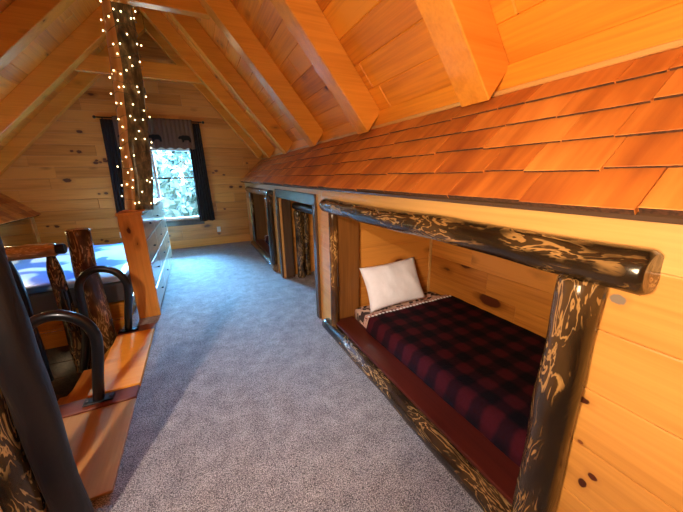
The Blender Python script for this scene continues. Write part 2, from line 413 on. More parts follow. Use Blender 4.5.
for a, b_ in (((-3.6, YF+.03, -.2), (WX0, YF+.12, 5)), ((WX1, YF+.03, -.2), (2.4, YF+.12, 5)), ((WX0, YF+.03, -.2), (WX1, YF+.12, WZ0)), ((WX0, YF+.03, WZ1), (WX1, YF+.12, 5))):
    box(bm, a, b_)
struct('wall_far', bm, PF)
bm = BM(); box(bm, (-3.6, YB-.1, -.2), (2.4, YB, 5)); struct('wall_near', bm, PX)
# right knee wall: boards between the openings
OP = [(.45, 2.35, 1.20), (2.78, 4.20, 1.20), (4.65, 6.55, 1.20)]      # y0, y1, top
bm = BM(); z = -.02; t = .03
def spans(z0):
    s = []; y = YB
    for a, b_, tp in OP:
        if z0 < tp-.01: s.append((y, a)); y = b_
    s.append((y, YF)); return s
zs = [-.02, .19, .40, .61, .82, 1.03, 1.24]
for k in range(len(zs)-1):
    for a, b_ in spans(zs[k]):
        box(bm, (XR, a, zs[k]), (XR+t, b_, zs[k+1]), .006)
struct('wall_right', bm, WR)
bm = BM(); box(bm, (XR-.006, YB, 1.24), (XR+t, 2.6, 1.43), .003); box(bm, (XR-.006, 2.602, 1.24), (XR+t, YF, 1.43), .003)
struct('trim_1', bm, HD)
# bunk niches behind the knee wall (end walls, back walls, lids)
def niche(name, y0, y1, xb, zt, split=.2):
    bm = BM(); z = -.0
    while z < zt:
        z1 = min(z+split, zt)
        box(bm, (XR+.032, y1, z), (xb, y1+.02, z1), .003); box(bm, (XR+.032, y0-.02, z), (xb, y0, z1), .003)
        z = z1
    o = struct(name+'_ends', bm, PX); o.name = name
    return o
def backwall(name, y0, y1, xb, zt, split=.21):
    bm = BM(); z = .0
    while z < zt:
        z1 = min(z+split, zt); c = random.uniform(y0+.4, y1-.4)
        box(bm, (xb, y0, z), (xb+.02, c, z1), .003); box(bm, (xb, c, z), (xb+.02, y1, z1), .003); z = z1
    box(bm, (XR+.032, y0-.02, zt), (xb+.02, y1+.02, zt+.03))
    return struct(name, bm, PY)
niche('wall_bunk_ends_near', .42, 2.40, 2.25, 1.33); backwall('wall_bunk_back_near', .42, 2.40, 2.25, 1.33)
niche('wall_bunk_ends_far', 4.62, 6.60, 2.25, 1.33); backwall('wall_bunk_back_far', 4.62, 6.60, 2.25, 1.33)
niche('wall_alcove_ends', 2.72, 4.28, 1.62, 1.30); backwall('wall_alcove_back', 2.72, 4.28, 1.62, 1.30)
# corner batten inside the near bunk
bm = BM(); box(bm, (2.225, 2.375, .2), (2.25, 2.40, 1.33), .004); struct('trim_2', bm, HD)
# left knee wall
bm = BM(); z = 0
while z < .88:
    z1 = min(z+.22, .92)
    for a, b_ in ((YB, 4.7), (7.12, YF)): box(bm, (XL-.03, a, z), (XL, b_, z1), .004)
    if z < .1: box(bm, (XL-.03, 4.7, z if z > .1 else 0), (XL, 7.12, z1 if z > .1 else .12), .004)
    z = z1
struct('wall_left', bm, PY)
bm = BM(); box(bm, (-3.5, YB, -.1), (-3.46, YF, 1.6)); box(bm, (-3.46, 4.6, 0), (XL-.03, 4.64, 1.3)); struct('wall_left_back', bm, plain('recess_shade_board', (.02, .012, .010), .7))  # shade inside the recess is put into the near-black board colour
# ceiling decking, boards running along the room
random.seed(11)
bm = BM(); bw = .205; ca = 1/math.sqrt(1+SL*SL); sa = SL*ca
for sgn in (1, -1):
    sl0 = SL if sgn > 0 else SLL; ca = 1/math.sqrt(1+sl0*sl0); sa = sl0*ca
    s = 0
    xe = 1.56 if sgn > 0 else 2.55
    total = ((xe-XC) if sgn > 0 else 2.95)/ca
    while s < total:
        s1 = min(s+bw, total)
        y = YB + random.uniform(-.8, 0)
        while y < YF:
            y1 = y+random.choice((1.22, 2.44, 2.44, 3.66))+random.uniform(-.02, .02)
            if YF+.05-y1 < .3: y1 = YF+.05
            ya, yb = max(y, YB-.05), min(y1, YF+.05); y = y1
            if yb <= ya+.01: continue
            P = []
            for h in (0, .02):
                for (ss, yy) in ((s, ya), (s, yb), (s1, yb), (s1, ya)):
                    xx = XC+sgn*(ss*ca + h*sa); zz = zd(XC)-ss*sa + h*ca
                    P.append((xx, yy, zz))
            hexa(bm, P, .007)
        s = s1
struct('ceiling', bm, CX)
# outer roof skin so no daylight leaks in
bm = BM()
for sgn in (1, -1):
    P = []
    for h in (.06, .12):
        for (xx, yy) in ((0, YB-.2), (0, YF+.2), (3.15, YF+.2), (3.15, YB-.2)):
            P.append((XC+sgn*xx, yy, zd(XC)-(SL if sgn > 0 else SLL)*xx+h/.64))
    hexa(bm, P)
box(bm, (XR+1.28, YB, -.18), (XR+1.34, YF, 1.6)); box(bm, (XR+.04, YB-.1, 1.385), (XR+1.3, YF, 1.40))
struct('ceiling_outer', bm, DKY)
# trim boards where decking meets shingles
bm = BM(); box(bm, (1.500, YB, 1.875), (1.520, YF, 2.02), .003); struct('trim_3', bm, CX)
bm = BM(); box(bm, (1.478, YB, 1.882), (1.499, YF, 1.905), .004); struct('trim_5', bm, HD)

# ---------------------------------------------------------------- window
bm = BM(); f = .055
for a, b_ in (((WX0, WZ0), (WX0+f, WZ1)), ((WX1-f, WZ0), (WX1, WZ1)), ((WX0, WZ0), (WX1, WZ0+f)), ((WX0, WZ1-f), (WX1, WZ1)), ((-.715, WZ0), (-.665, WZ1))):
    box(bm, (a[0], YF+.0, a[1]), (b_[0], YF+.10, b_[1]), .004)
win = struct('window_1', bm, WHT)
bm = BM()
for x0, x1 in ((WX0+f, -.715), (-.665, WX1-f)): box(bm, (x0, YF+.03, 1.485), (x1, YF+.07, 1.52), .004)
o = obj('meeting_rail', bm, DKY, win)
for k, (x0, x1) in enumerate(((WX0+f, -.715), (-.665, WX1-f))):
    bm = BM(); box(bm, (x0, YF+.05, WZ0+f), (x1, YF+.054, WZ1-f)); obj('window_pane', bm, GLS, win)
bm = BM(); box(bm, (WX0-.06, YF-.035, WZ0-.025), (WX1+.06, YF, WZ0), .006); box(bm, (WX0-.03, YF-.015, WZ0-.12), (WX1+.03, YF, WZ0-.025), .004)
obj('window_sill', bm, DKY, win)
# outdoors: ground and two leafy trees seen through the panes
bm = BM(); box(bm, (-25, YF+1, -3.2), (25, YF+40, -3)); struct('ground', bm, GRASS)
random.seed(5)
def tree(cx, cy, cz, R, label):
    t = thing('leafy_tree', label, 'tree', (cx, cy, -3), 'trees outside the window')
    bm = BM(); log(bm, (cx, cy, -3), (cx, cy, cz+.3*R), .2, .1, 3); obj('trunk', bm, TRUNK, t)
    bm = BM()
    for i in range(6500):
        v = Vector((random.gauss(0, 1), random.gauss(0, 1), random.gauss(0, 1))).normalized()*R*random.uniform(.55, 1)
        v *= 1+.25*noise.noise(v*1.3)
        c = Vector((cx, cy, cz))+v; s = random.uniform(.10, .2)
        a = Vector((random.gauss(0, 1), random.gauss(0, 1), random.gauss(0, 1))).normalized(); b_ = a.orthogonal().normalized()
        bm.faces.new([bm.verts.new(c+a*s), bm.verts.new(c+b_*s*.55), bm.verts.new(c-a*s), bm.verts.new(c-b_*s*.55)])
    t2 = bmesh.new(); bmesh.ops.create_icosphere(t2, subdivisions=4, radius=R*.85)
    for v in t2.verts: v.co = v.co*(1+.25*noise.noise(v.co*1.3)+.06*noise.noise(v.co*5)) + Vector((cx, cy, cz))
    merge(bm, t2)
    obj('foliage', bm, LEAF, t)
tree(-2.2, 12.0, .8, 1.9, 'pale green leafy tree seen through the left half of the window')
tree(.1, 15.9, 1.1, 2.0, 'pale green leafy tree seen through the right half of the window')

# ---------------------------------------------------------------- rafters and collar ties
RY = [(-1.33, -1.15), (-.02, .16), (1.14, 1.32), (2.32, 2.50), (3.58, 3.76), (4.86, 5.04), (6.06, 6.24), (7.10, 7.235)]
rl = {2: 'thick orange pine rafter nearest the camera, ending on the shingles at top right',
      3: 'orange pine rafter second from the camera on the shingle side',
      4: 'pine rafter third from the camera on the shingle side, carrying the nearer collar tie',
      5: 'pine rafter between the two collar ties on the shingle side',
      6: 'pine rafter on the shingle side carrying the farther collar tie',
      7: 'slim pine rafter against the far wall, right of the window'}
ll = {4: 'pine rafter on the left slope carrying the nearer collar tie', 5: 'pine rafter on the left slope between the two collar ties, bluish light on its underside',
      6: 'pine rafter on the left slope carrying the farther collar tie, yellow lit underside', 7: 'slim pine rafter against the far wall, left of the window',
      3: 'pine rafter on the left slope, second from the camera', 2: 'pine rafter on the left slope nearest the camera'}
def rafter(sgn, y0, y1, label, slim=False):
    bm = BM(); P = []
    xe = 1.395 if sgn > 0 else XC*2+0+ .0
    reach = 1.395-XC if sgn > 0 else 2.60
    d0 = .0 if not slim else .06
    for h in (d0, DV-.003):
        xa, xb = 0.0, reach
        hx = reach + (.13 if sgn > 0 and h > d0 else 0)
        for (xx, yy) in ((0, y0), (0, y1), (hx, y1), (hx, y0)):
            z = zu(XC+sgn*xx)+h
            P.append((XC+sgn*(xx+(.002 if xx == 0 else 0)), yy, z))
    hexa(bm, P, .006)
    return solo('roof_rafter', bm, RB['x'], label, 'rafter', 'roof rafters')
for k, (y0, y1) in enumerate(RY):
    if k < 2: continue
    rafter(1, y0, y1, rl[k], k == 7)
    if k > 2: rafter(-1, y0, y1, ll[k], k == 7)
for (y0, y1), lab in (((3.83, 3.93), 'horizontal pine collar tie crossing at the top of the picture, nearer of the two'), ((6.31, 6.40), 'horizontal pine collar tie farther from the camera, in front of the far wall')):
    bm = BM(); zb = 3.10; zt = 3.34
    ZR = zu(XC); hb, ht = (ZR-zb)/SL, (ZR-zt)/SL; lb, lt = (ZR-zb)/SLL, (ZR-zt)/SLL
    P = [(XC-lb-.02, y0, zb), (XC-lb-.02, y1, zb), (XC+hb+.02, y1, zb), (XC+hb+.02, y0, zb), (XC-lt-.02, y0, zt), (XC-lt-.02, y1, zt), (XC+ht+.02, y1, zt), (XC+ht+.02, y0, zt)]
    # ties sit against the near faces of the rafters
    P = [(x, y-.06-.0, z) for x, y, z in P]
    hexa(bm, P, .005); solo('collar_tie', bm, RB['x'], lab, 'beam', 'collar ties')

# ---------------------------------------------------------------- shingle skirts
def shingles(bm, xe, ze, sgn, sl, rows, y0, y1, ex):
    """rows of tapered shingles laid from the bottom edge up; ex = exposure in x"""
    nx = Vector((-sgn*sl, 0, 1)).normalized(); du = Vector((sgn, 0, sl)).normalized(); e = ex/du.x*sgn
    for r in range(rows):
        y = y0 - random.uniform(0, .15)
        while y < y1:
            wd = random.uniform(.13, .34); ya = max(y, y0); yb = min(y+wd-.0015, y1); y += wd
            if yb-ya < .02: continue
            base = Vector((xe, 0, ze)) + du*(r*e + random.uniform(-.007, .007))
            top = base + du*min(e*1.9, (rows-r)*e)
            tb = .021
            n0, n1 = nx*(tb), nx*.004
            lo = -nx*.004*0
            P = [base+lo, base+lo, top+lo, top+lo, base+n0, base+n0, top+n1, top+n1]
            lift = random.uniform(0, .002)
            for i, yy in enumerate((ya, yb, yb, ya, ya, yb, yb, ya)): P[i] = P[i]+Vector((0, yy, 0))+nx*(lift+.0)
            hexa(bm, P, .0015)
random.seed(21)
bm = BM(); shingles(bm, .965, 1.392, 1, .93, 5, YB+.01, YF-.01, .105)
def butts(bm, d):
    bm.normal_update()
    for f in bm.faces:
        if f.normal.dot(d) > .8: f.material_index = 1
BUTT = plain('shingle_butt_dark', (.07, .025, .010), .9, bscale=90, var=.6)  # butt faces coloured darker than the shingle tops
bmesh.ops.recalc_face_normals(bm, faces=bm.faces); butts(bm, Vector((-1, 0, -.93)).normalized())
s1 = obj('shingle_courses', bm, [SHG, BUTT])
root = thing('shingle_roof', 'long red cedar shingle skirt roof above the bunk openings on the right', 'shingle roof', (1.0, 2.5, 1.4))
s1.parent = root; s1.matrix_parent_inverse = Matrix.Translation(-Vector(root.location))
bm = BM()
P = [(.975, YB, 1.376), (.975, YF-.01, 1.376), (1.495, YF-.01, 1.859), (1.495, YB, 1.859), (.97, YB, 1.390), (.97, YF-.01, 1.390), (1.49, YF-.01, 1.873), (1.49, YB, 1.873)]
hexa(bm, P, .001)
obj('sheathing', bm, DKY, root)
root2 = thing('shingle_roof', 'dim shingle skirt roof low on the left side wall, behind the log railing', 'shingle roof', (-2.8, 5, 1.0))
bm = BM(); shingles(bm, -2.60, .90, -1, .93, 6, 3.9, YF-.01, .086)
obj('shingle_courses', bm, SHG, root2)
bm = BM(); P = [(-2.62, 3.9, .885), (-2.62, YF-.01, .885), (-3.14, YF-.01, 1.369), (-3.14, 3.9, 1.369), (-2.615, 3.9, .897), (-2.615, YF-.01, .897), (-3.135, YF-.01, 1.381), (-3.135, 3.9, 1.381)]
hexa(bm, P, .001); obj('sheathing', bm, DKY, root2)

# ---------------------------------------------------------------- log bunk frame
fr = thing('log_bunk_frame', 'dark bark log frame around the nearest bunk opening at right', 'bunk frame', (1.0, 1.4, 0), 'log bunk frames')
bm = BM(); log(bm, (1.005, .285, 1.245), (1.005, 2.41, 1.245), .060, .056, 1, bow=.006); obj('header_log', bm, LG['y'], fr)
bm = BM(); log(bm, (1.012, .435, .10), (1.012, .435, 1.19), .066, .060, 4, bow=.006); obj('post', bm, LG['z'], fr)
bm = BM(); log(bm, (1.045, 2.335, .10), (1.045, 2.335, 1.19), .040, .038, 6, bow=.004); obj('post', bm, LGA['z'], fr)
bm = BM(); log(bm, (1.02, .34, .062), (1.02, 2.50, .055), .062, .055, 9, bow=.005); obj('base_log', bm, LG['y'], fr)
bm = BM(); box(bm, (1.035, .47, .125), (1.235, 2.36, .150), .005); obj('sill_board', bm, RED, fr)
bm = BM(); box(bm, (1.06, 2.335, .151), (1.31, 2.36, 1.2), .005); obj('jamb_board', bm, JAM, fr)
bm = BM(); box(bm, (1.06, .455, .151), (1.20, .48, 1.2), .005); obj('jamb_board', bm, DKZ, fr)
dup(fr, (0, 4.2, 0), 'dark log frame around the farthest bunk opening, beside the far wall', 'log bunk frames')

def softbox(bm, a, b, r, nx=14, ny=24, lump=.008, seed=0, tuft=0):
    """rounded soft slab with an uneven top"""
    (x0, y0, z0), (x1, y1, z1) = a, b
    cx, cy, cz = (x0+x1)/2, (y0+y1)/2, (z0+z1)/2; hx, hy, hz = (x1-x0)/2, (y1-y0)/2, (z1-z0)/2
    t = bmesh.new(); bmesh.ops.create_cube(t, size=2)
    bmesh.ops.subdivide_edges(t, edges=t.edges, cuts=15, use_grid_fill=True)
    for v in t.verts:
        p = Vector((v.co.x*hx, v.co.y*hy, v.co.z*hz))
        q = Vector((max(-hx+r, min(hx-r, p.x)), max(-hy+r, min(hy-r, p.y)), max(-hz+r, min(hz-r, p.z))))
        d = p-q
        if d.length > 1e-6: p = q + d.normalized()*r
        if v.co.z > .2: p.z += lump*noise.noise(Vector((p.x*5+seed, p.y*5, seed)))*1.8
        v.co = p + Vector((cx, cy, cz))
    merge(bm, t)
bm = BM(); softbox(bm, (1.236, .50, .10), (2.22, 2.325, .25), .04, lump=.004)
mt = solo('mattress', bm, SHEET, 'mattress in a cream and black patterned sheet inside the nearest bunk', 'mattress', 'bunk mattresses', True)
def blanket(name, x0, x1, y0, y1, z, drop, mat, label, seed, border=True):
    t = thing(name, label, 'blanket', ((x0+x1)/2, (y0+y1)/2, z), 'plaid blankets')
    def sheet(xa, xb, ya, yb, zoff, th):
        bm = BM(); nx, ny = 34, 50; top = []; bot = []
        for j in range(ny+1):
            r1, r2 = [], []
            for i in range(nx+1):
                x = xa+(xb-xa)*i/nx; y = ya+(yb-ya)*j/ny
                wv = .007*noise.noise(Vector((x*4, y*4, seed)))+.003*noise.noise(Vector((x*14, y*14, seed)))
                zz = z+zoff+wv
                de = x-x0                         # rounded-over front edge
                if de < .035: zz -= (1-de/.035)**1.2*drop
                wx = .010*noise.noise(Vector((0, y*6, seed+3))) if i == 0 else 0
                wy = .012*noise.noise(Vector((x*9, 0, seed+8))) if j == ny else 0
                r1.append(bm.verts.new((x+wx, y+wy, zz))); r2.append(bm.verts.new((x+wx, y+wy, zz-th)))
            top.append(r1); bot.append(r2)
        for j in range(ny):
            for i in range(nx):
                f = bm.faces.new((top[j][i], top[j][i+1], top[j+1][i+1], top[j+1][i])); f.smooth = True
                f = bm.faces.new((bot[j][i], bot[j+1][i], bot[j+1][i+1], bot[j][i+1])); f.smooth = True
        for i in range(nx):
            bm.faces.new((top[0][i], bot[0][i], bot[0][i+1], top[0][i+1])); bm.faces.new((top[ny][i+1], bot[ny][i+1], bot[ny][i], top[ny][i]))
        for j in range(ny):
            bm.faces.new((top[j][0], top[j+1][0], bot[j+1][0], bot[j][0])); bm.faces.new((top[j+1][nx], top[j][nx], bot[j][nx], bot[j+1][nx]))
        return bm
    obj('plaid_field', sheet(x0, x1, y0, y1, .022, .018), mat, t)
    if border:
        obj('cream_border', sheet(x0+.005, x1-.005, y1-.07, y1+.075, .010, .006), FRINGE, t)
        bm = BM(); n = 26
        for i in range(n):
            x = x0+.03+(x1-x0-.06)*i/(n-1)
            bmesh.ops.create_uvsphere(bm, u_segments=8, v_segments=5, radius=.013, matrix=Matrix.Translation((x, y1+.002+.006*noise.noise(Vector((x*9, 0, 3))), z+.026)) @ Matrix.Diagonal((1, .9, .45, 1)))
        obj('tassel_trim', bm, PIL, t, True)
    return t
bl = blanket('plaid_blanket', 1.20, 2.225, .50, 2.02, .262, .11, PLAID, 'dark red and black plaid blanket with cream border on the nearest bunk', 1)

def pillow(label, c, w_, h_, th, rot, mat=PIL):
    bm = BM(); n = 22; vs = {}
    for s in (1, -1):
        for i in range(n+1):
            for j in range(n+1):
                u = -1+2*i/n; v = -1+2*j/n
                e = (1-abs(u)**2.6)*(1-abs(v)**2.6); e = max(e, 0)**.55
                ins = 1-.07*(1-u*u)*abs(v)**3; ins2 = 1-.07*(1-v*v)*abs(u)**3
                x = u*w_/2*ins2; y = v*h_/2*ins
                zz = s*th/2*e + (.020*noise.noise(Vector((x*8+y*5, y*6, s*3+1)))+.011*noise.noise(Vector((x*25+y*12, y*8, s*3+1))))*e
                if s == -1 and (i in (0, n) or j in (0, n)): vs[s, i, j] = vs[1, i, j]; continue
                vs[s, i, j] = bm.verts.new((x, y, zz))
        for i in range(n):
            for j in range(n):
                q = [vs[s, i, j], vs[s, i+1, j], vs[s, i+1, j+1], vs[s, i, j+1]]
                bm.faces.new(q if s > 0 else q[::-1]).smooth = True
    M = Matrix.Translation(c) @ rot
    bm.transform(M)
    return solo('pillow', bm, mat, label, 'pillow', None, True)
rot = Matrix.Rotation(radians(-6), 4, 'Z') @ Matrix.Rotation(radians(62), 4, 'X') @ Matrix.Rotation(radians(4), 4, 'Z')
pillow('white pillow leaning on the end wall of the nearest bunk', (1.61, 2.195, .475), .62, .43, .15, rot)
# far bunk bedding
m2 = mt.copy(); COL.objects.link(m2); m2.location = Vector(m2.location)+Vector((0, 4.2, 0)); m2['label'] = 'mattress inside the farthest bunk, beside the far wall'
dup(bl, (0, 4.2, 0), 'dark plaid blanket on the farthest bunk, beside the far wall')

# ---------------------------------------------------------------- alcove between the bunks
ca_ = thing('alcove_casing', 'dark flat board casing with bluish sheen around the alcove opening between the bunks', 'door casing', (1.04, 3.5, 0))
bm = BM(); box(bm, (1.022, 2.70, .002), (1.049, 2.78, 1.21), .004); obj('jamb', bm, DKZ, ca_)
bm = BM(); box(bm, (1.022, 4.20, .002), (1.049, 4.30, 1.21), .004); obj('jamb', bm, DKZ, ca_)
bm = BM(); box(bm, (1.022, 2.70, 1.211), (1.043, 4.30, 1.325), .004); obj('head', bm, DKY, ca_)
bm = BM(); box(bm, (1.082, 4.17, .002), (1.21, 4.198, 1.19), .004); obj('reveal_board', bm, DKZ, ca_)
ai = thing('alcove_log_frame', 'dark log posts and header log standing inside the alcove between the bunks', 'log frame', (1.3, 3.6, 0))
bm = BM(); log(bm, (1.29, 4.12, .0), (1.29, 4.12, 1.02), .062, .056, 12); obj('post', bm, LG['z'], ai)
bm = BM(); log(bm, (1.42, 4.18, .0), (1.42, 4.18, 1.02), .05, .046, 13); obj('post', bm, LG['z'], ai)
bm = BM(); log(bm, (1.29, 2.76, 1.075), (1.29, 4.24, 1.075), .052, .052, 14); obj('header_log', bm, LGD['y'], ai)
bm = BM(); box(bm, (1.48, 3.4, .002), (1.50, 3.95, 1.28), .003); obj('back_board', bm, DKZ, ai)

# ---------------------------------------------------------------- long cabinet beside the passage
cb = thing('drawer_cabinet', 'long waist-high orange pine cabinet with glossy drawers facing the passage', 'cabinet', (-.64, 4.8, 0))
CX0, CX1, CY0, CY1, CH = -.745, -.54, 3.65, 6.1, 1.17
bm = BM(); box(bm, (CX0, CY0+.025, .0), (CX1-.02, CY1, CH-.03), .004); obj('carcass', bm, DRW, cb)
bm = BM(); box(bm, (CX0, CY0, .002), (CX1, CY0+.024, CH-.03), .005); obj('end_panel', bm, CAB, cb)
bm = BM(); box(bm, (CX0-.01, CY0-.012, CH-.03), (CX1+.012, CY1+.01, CH), .006); obj('top', bm, CAB, cb)
for i in range(3):
    ya = CY0+.04+i*.80; yb = ya+.785
    for j in range(4):
        za = .06+j*.27; zb = za+.255
        bm = BM(); box(bm, (CX1-.019, ya, za), (CX1, yb, zb), .005); dr = obj('drawer', bm, DRW, cb)
        bm = BM(); tube(bm, [(CX1+.001, (ya+yb)/2, (za+zb)/2), (CX1+.010, (ya+yb)/2, (za+zb)/2), (CX1+.014, (ya+yb)/2, (za+zb)/2), (CX1+.026, (ya+yb)/2, (za+zb)/2)], [.006, .006, .013, .010], 12)
        for v in bm.verts: v.co -= Vector(cb.location)
        kn = obj('knob', bm, BLK, None); kn.parent = dr
bm = BM()

# tree trunk column with fairy lights
tc_ = thing('tree_trunk_column', 'half-peeled tree trunk column rising from the pine cabinet to the roof', 'column', (-.63, 4.06, CH))
def tp(t): return Vector((-.590+.215*t+.02*sin(t*5), 4.08+.0*t, CH+.001+(2.78)*t))
def tr_(t): return .134-.022*t
bm = BM(); n = 40; pts = [tp(i/n) for i in range(n+1)]; tube(bm, pts, [tr_(i/n) for i in range(n+1)], 28, .16, 2)
for (t, a, s) in ((.30, -1.0, .035), (.55, -.6, .03), (.62, -1.4, .04), (.8, -.9, .035), (.45, .2, .03)):
    c = tp(t)+Vector((cos(a), sin(a), 0))*tr_(t)*.93
    bmesh.ops.create_icosphere(bm, subdivisions=2, radius=s, matrix=Matrix.Translation(c) @ Matrix.Diagonal((1, 1, 1.3, 1)))
obj('bark', bm, BARK, tc_, True)
bm = BM(); n = 40; st = []                     # smooth peeled face, a strip hugging the left-front of the trunk
for i in range(n+1):
    t = i/n; row = []
    for k in range(9):
        a = radians(-185+ 82*k/8+ 5*noise.noise(Vector((t*6, 0, 3))))
        row.append(bm.verts.new(tp(t)+Vector((cos(a), sin(a), 0))*(tr_(t)*(1.13 if 0 < k < 8 else .9))))
    st.append(row)
for i in range(n):
    for k in range(8): bm.faces.new((st[i][k], st[i][k+1], st[i+1][k+1], st[i+1][k])).smooth = True
obj('peeled_face', bm, PEEL, tc_)
sl_ = thing('fairy_lights', 'string of small warm white bulbs wound around the tree trunk column', 'string lights', (-.6, 3.95, CH))
random.seed(9); cord = []; bulbs = []
turns = 23; M_ = 520
for i in range(M_+1):
    t = .01+.97*i/M_; a = i/M_*turns*2*pi + .5*sin(i*.13)
    rr = tr_(t)*1.15+.004*sin(i*.7)
    cord.append(tp(t)+Vector((cos(a)*rr, sin(a)*rr, .03*sin(a*2+i*.03))))
bm = BM(); tube(bm, cord, .0022, 5); obj('cord', bm, BULB, sl_)
bm0 = BM(); bmesh.ops.create_uvsphere(bm0, u_segments=10, v_segments=7, radius=.0065, matrix=Matrix.Diagonal((1, 1, 1.25, 1)))
b0 = obj('bulb', bm0, LIT, None, True); first = True; cnt = 0
for i in range(2, M_, 2):
    p = cord[i]; front = p.y < tp(.5).y-.02
    if not front or random.random() > .80: continue
    if cnt >= 99: break
    q = b0 if first else b0.copy()
    if not first: COL.objects.link(q)
    first = False; cnt += 1
    q.parent = sl_; d = (p-tp((p.z-CH)/2.78)); d.z = 0
    q.location = p + d.normalized()*random.uniform(.006, .016) + Vector((random.uniform(-.025, .025), 0, random.uniform(-.045, .045))) - Vector(sl_.location)

# ---------------------------------------------------------------- curtains
cr = thing('curtain_rod', 'dark curtain rod above the window on the far wall', 'curtain rod', (-.57, 7.17, 2.6))
bm = BM(); tube(bm, [(-1.44, 7.17, 2.60), (.30, 7.17, 2.60)], .012, 12); obj('rod', bm, BLK, cr)
for x in (-1.47, .33):
    bm = BM(); bmesh.ops.create_uvsphere(bm, u_segments=12, v_segments=8, radius=.027, matrix=Matrix.Translation((x, 7.17, 2.6))); obj('finial', bm, BLK, cr, True)
for x in (-1.36, .24):
    bm = BM(); box(bm, (x-.008, 7.17, 2.58), (x+.008, 7.249, 2.60), .002); obj('bracket', bm, BLK, cr)
def curtain(x0, x1, x0b, x1b, label):
    bm = BM(); nx, nz = 70, 24; g = []
    for j in range(nz+1):
        t = j/nz; z = 2.575-t*2.0; xa = x0+(x0b-x0)*t; xb = x1+(x1b-x1)*t; row = []
        for i in range(nx+1):
            s = i/nx; amp = .018+.012*t
            row.append(bm.verts.new((xa+(xb-xa)*s + .006*sin(s*40+t*3), 7.185+amp*sin(s*2*pi*6+.6*sin(t*4))+.006*noise.noise(Vector((s*9, t*4, x0))), z+(.01*sin(s*14) if j == nz else 0))))
        g.append(row)
    for j in range(nz):
        for i in range(nx): bm.faces.new((g[j][i], g[j][i+1], g[j+1][i+1], g[j+1][i])).smooth = True
    o = solo('curtain', bm, CURT, label, 'curtain', 'window curtains')
    sm_ = o.modifiers.new('thickness', 'SOLIDIFY'); sm_.thickness = .003
curtain(-1.40, -1.08, -1.47, -1.10, 'dark brown curtain hanging left of the window')
curtain(.0, .25, .0, .32, 'dark brown curtain hanging right of the window')
vl = thing('valance', 'brown bear-pattern valance across the top of the window', 'valance', (-.57, 7.14, 2.1))
bm = BM(); nx = 120; g = []
for j in range(13):
    t = j/12; z = 2.63-t*.55; row = []
    for i in range(nx+1):
        s = i/nx; am = .010*(1-t*.3)
        row.append(bm.verts.new((-1.20+1.32*s, 7.13+am*sin(s*2*pi*17), z + (.014*sin(s*2*pi*8) if j == 12 else 0))))
    g.append(row)
for j in range(12):
    for i in range(nx): bm.faces.new((g[j][i], g[j][i+1], g[j+1][i+1], g[j+1][i])).smooth = True
o = obj('fabric', bm, VAL, vl); sm_ = o.modifiers.new('thickness', 'SOLIDIFY'); sm_.thickness = .004
bear = [(-.095, 0), (-.06, -.0), (-.055, .03), (-.02, .035), (.02, .03), (.03, 0), (.062, 0), (.06, .03), (.075, .055), (.105, .05), (.125, .06), (.12, .075), (.10, .095), (.085, .105), (.07, .10), (.04, .115), (0, .11), (-.04, .115), (-.075, .10), (-.095, .06)]
for cx in (-1.05, -.57, -.05):
    bm = BM(); P = [bm.verts.new((cx-(x-.01)*1.05, 7.112, 2.20+z*1.15)) for x, z in bear]
    f = bm.faces.new(P); r = bmesh.ops.extrude_face_region(bm, geom=[f])
    for v in r['geom']:
        if isinstance(v, bmesh.types.BMVert): v.co.y += .006
    obj('bear_applique', bm, BEAR, vl)
for x, z, lab in ((.37, .35, 'pale wall outlet right of the window near the floor'), (-1.46, .41, 'pale wall outlet left of the window above the bed')):
    t = thing('wall_outlet', lab, 'outlet', (x, YF, z), 'wall outlets')
    bm = BM(); box(bm, (x-.04, YF-.007, z-.06), (x+.04, YF-.0005, z+.06), .003); obj('cover_plate', bm, CRM, t)
    for dz in (-.022, .022):
        bm = BM(); tube(bm, [(x, YF-.0072, z+dz), (x, YF-.010, z+dz)], .014, 14); obj('socket', bm, CRM, t)

# ---------------------------------------------------------------- bed left of the cabinet
bd = thing('low_bed', 'low bed with grey sides and pine base left of the cabinet', 'bed', (-1.6, 5, 0))
bm = BM(); box(bm, (-2.45, 3.80, .0), (-.83, 5.98, .17), .005); obj('pine_base', bm, RB['x'], bd)
bm = BM(); softbox(bm, (-2.42, 3.83, .172), (-.84, 5.96, .40), .03, lump=0); obj('grey_mattress', bm, GREYC, bd, True)
bm = BM(); softbox(bm, (-2.43, 3.82, .402), (-.83, 5.97, .475), .034, lump=.01, seed=4)
solo('bedspread', bm, BLUEB, 'blue and white bedspread on the low bed behind the railing', 'bedspread', None, True)

# ---------------------------------------------------------------- stairs, landing boards, grab handles
stz = thing('stair_ladder', 'steep pine stair going down through the floor opening at left', 'stairs', (-1.4, 2.85, 0))
for k in range(1, 6):
    bm = BM(); box(bm, (HX-.02-.22*k-.05, 2.42, -.22*k-.04), (HX-.02-.22*(k-1), 3.2, -.22*k), .006); obj('tread', bm, PY, stz)
for y in (2.40, 3.21):
    bm = BM()
    P = [(HX-.02, y, -.36), (HX-.02, y+.035, -.36), (HX-.02, y+.035, -.02), (HX-.02, y, -.02), (HX-1.4, y, -1.72), (HX-1.4, y+.035, -1.72), (HX-1.4, y+.035, -1.38), (HX-1.4, y, -1.38)]
    hexa(bm, P, .004); obj('stringer', bm, RB['x'], stz)
bm = BM(); box(bm, (HX-.0, 2.345, .001), (-.562, 3.26, .034), .006)
solo('top_step_board', bm, ORG, 'brightly lit orange pine board between the two black grab handles', 'step board')
bm = BM(); box(bm, (-1.05, 2.20, .001), (-.566, 2.34, .026), .004); solo('edge_board', bm, REDX, 'narrow reddish-brown board under the nearer grab handle foot', 'board')
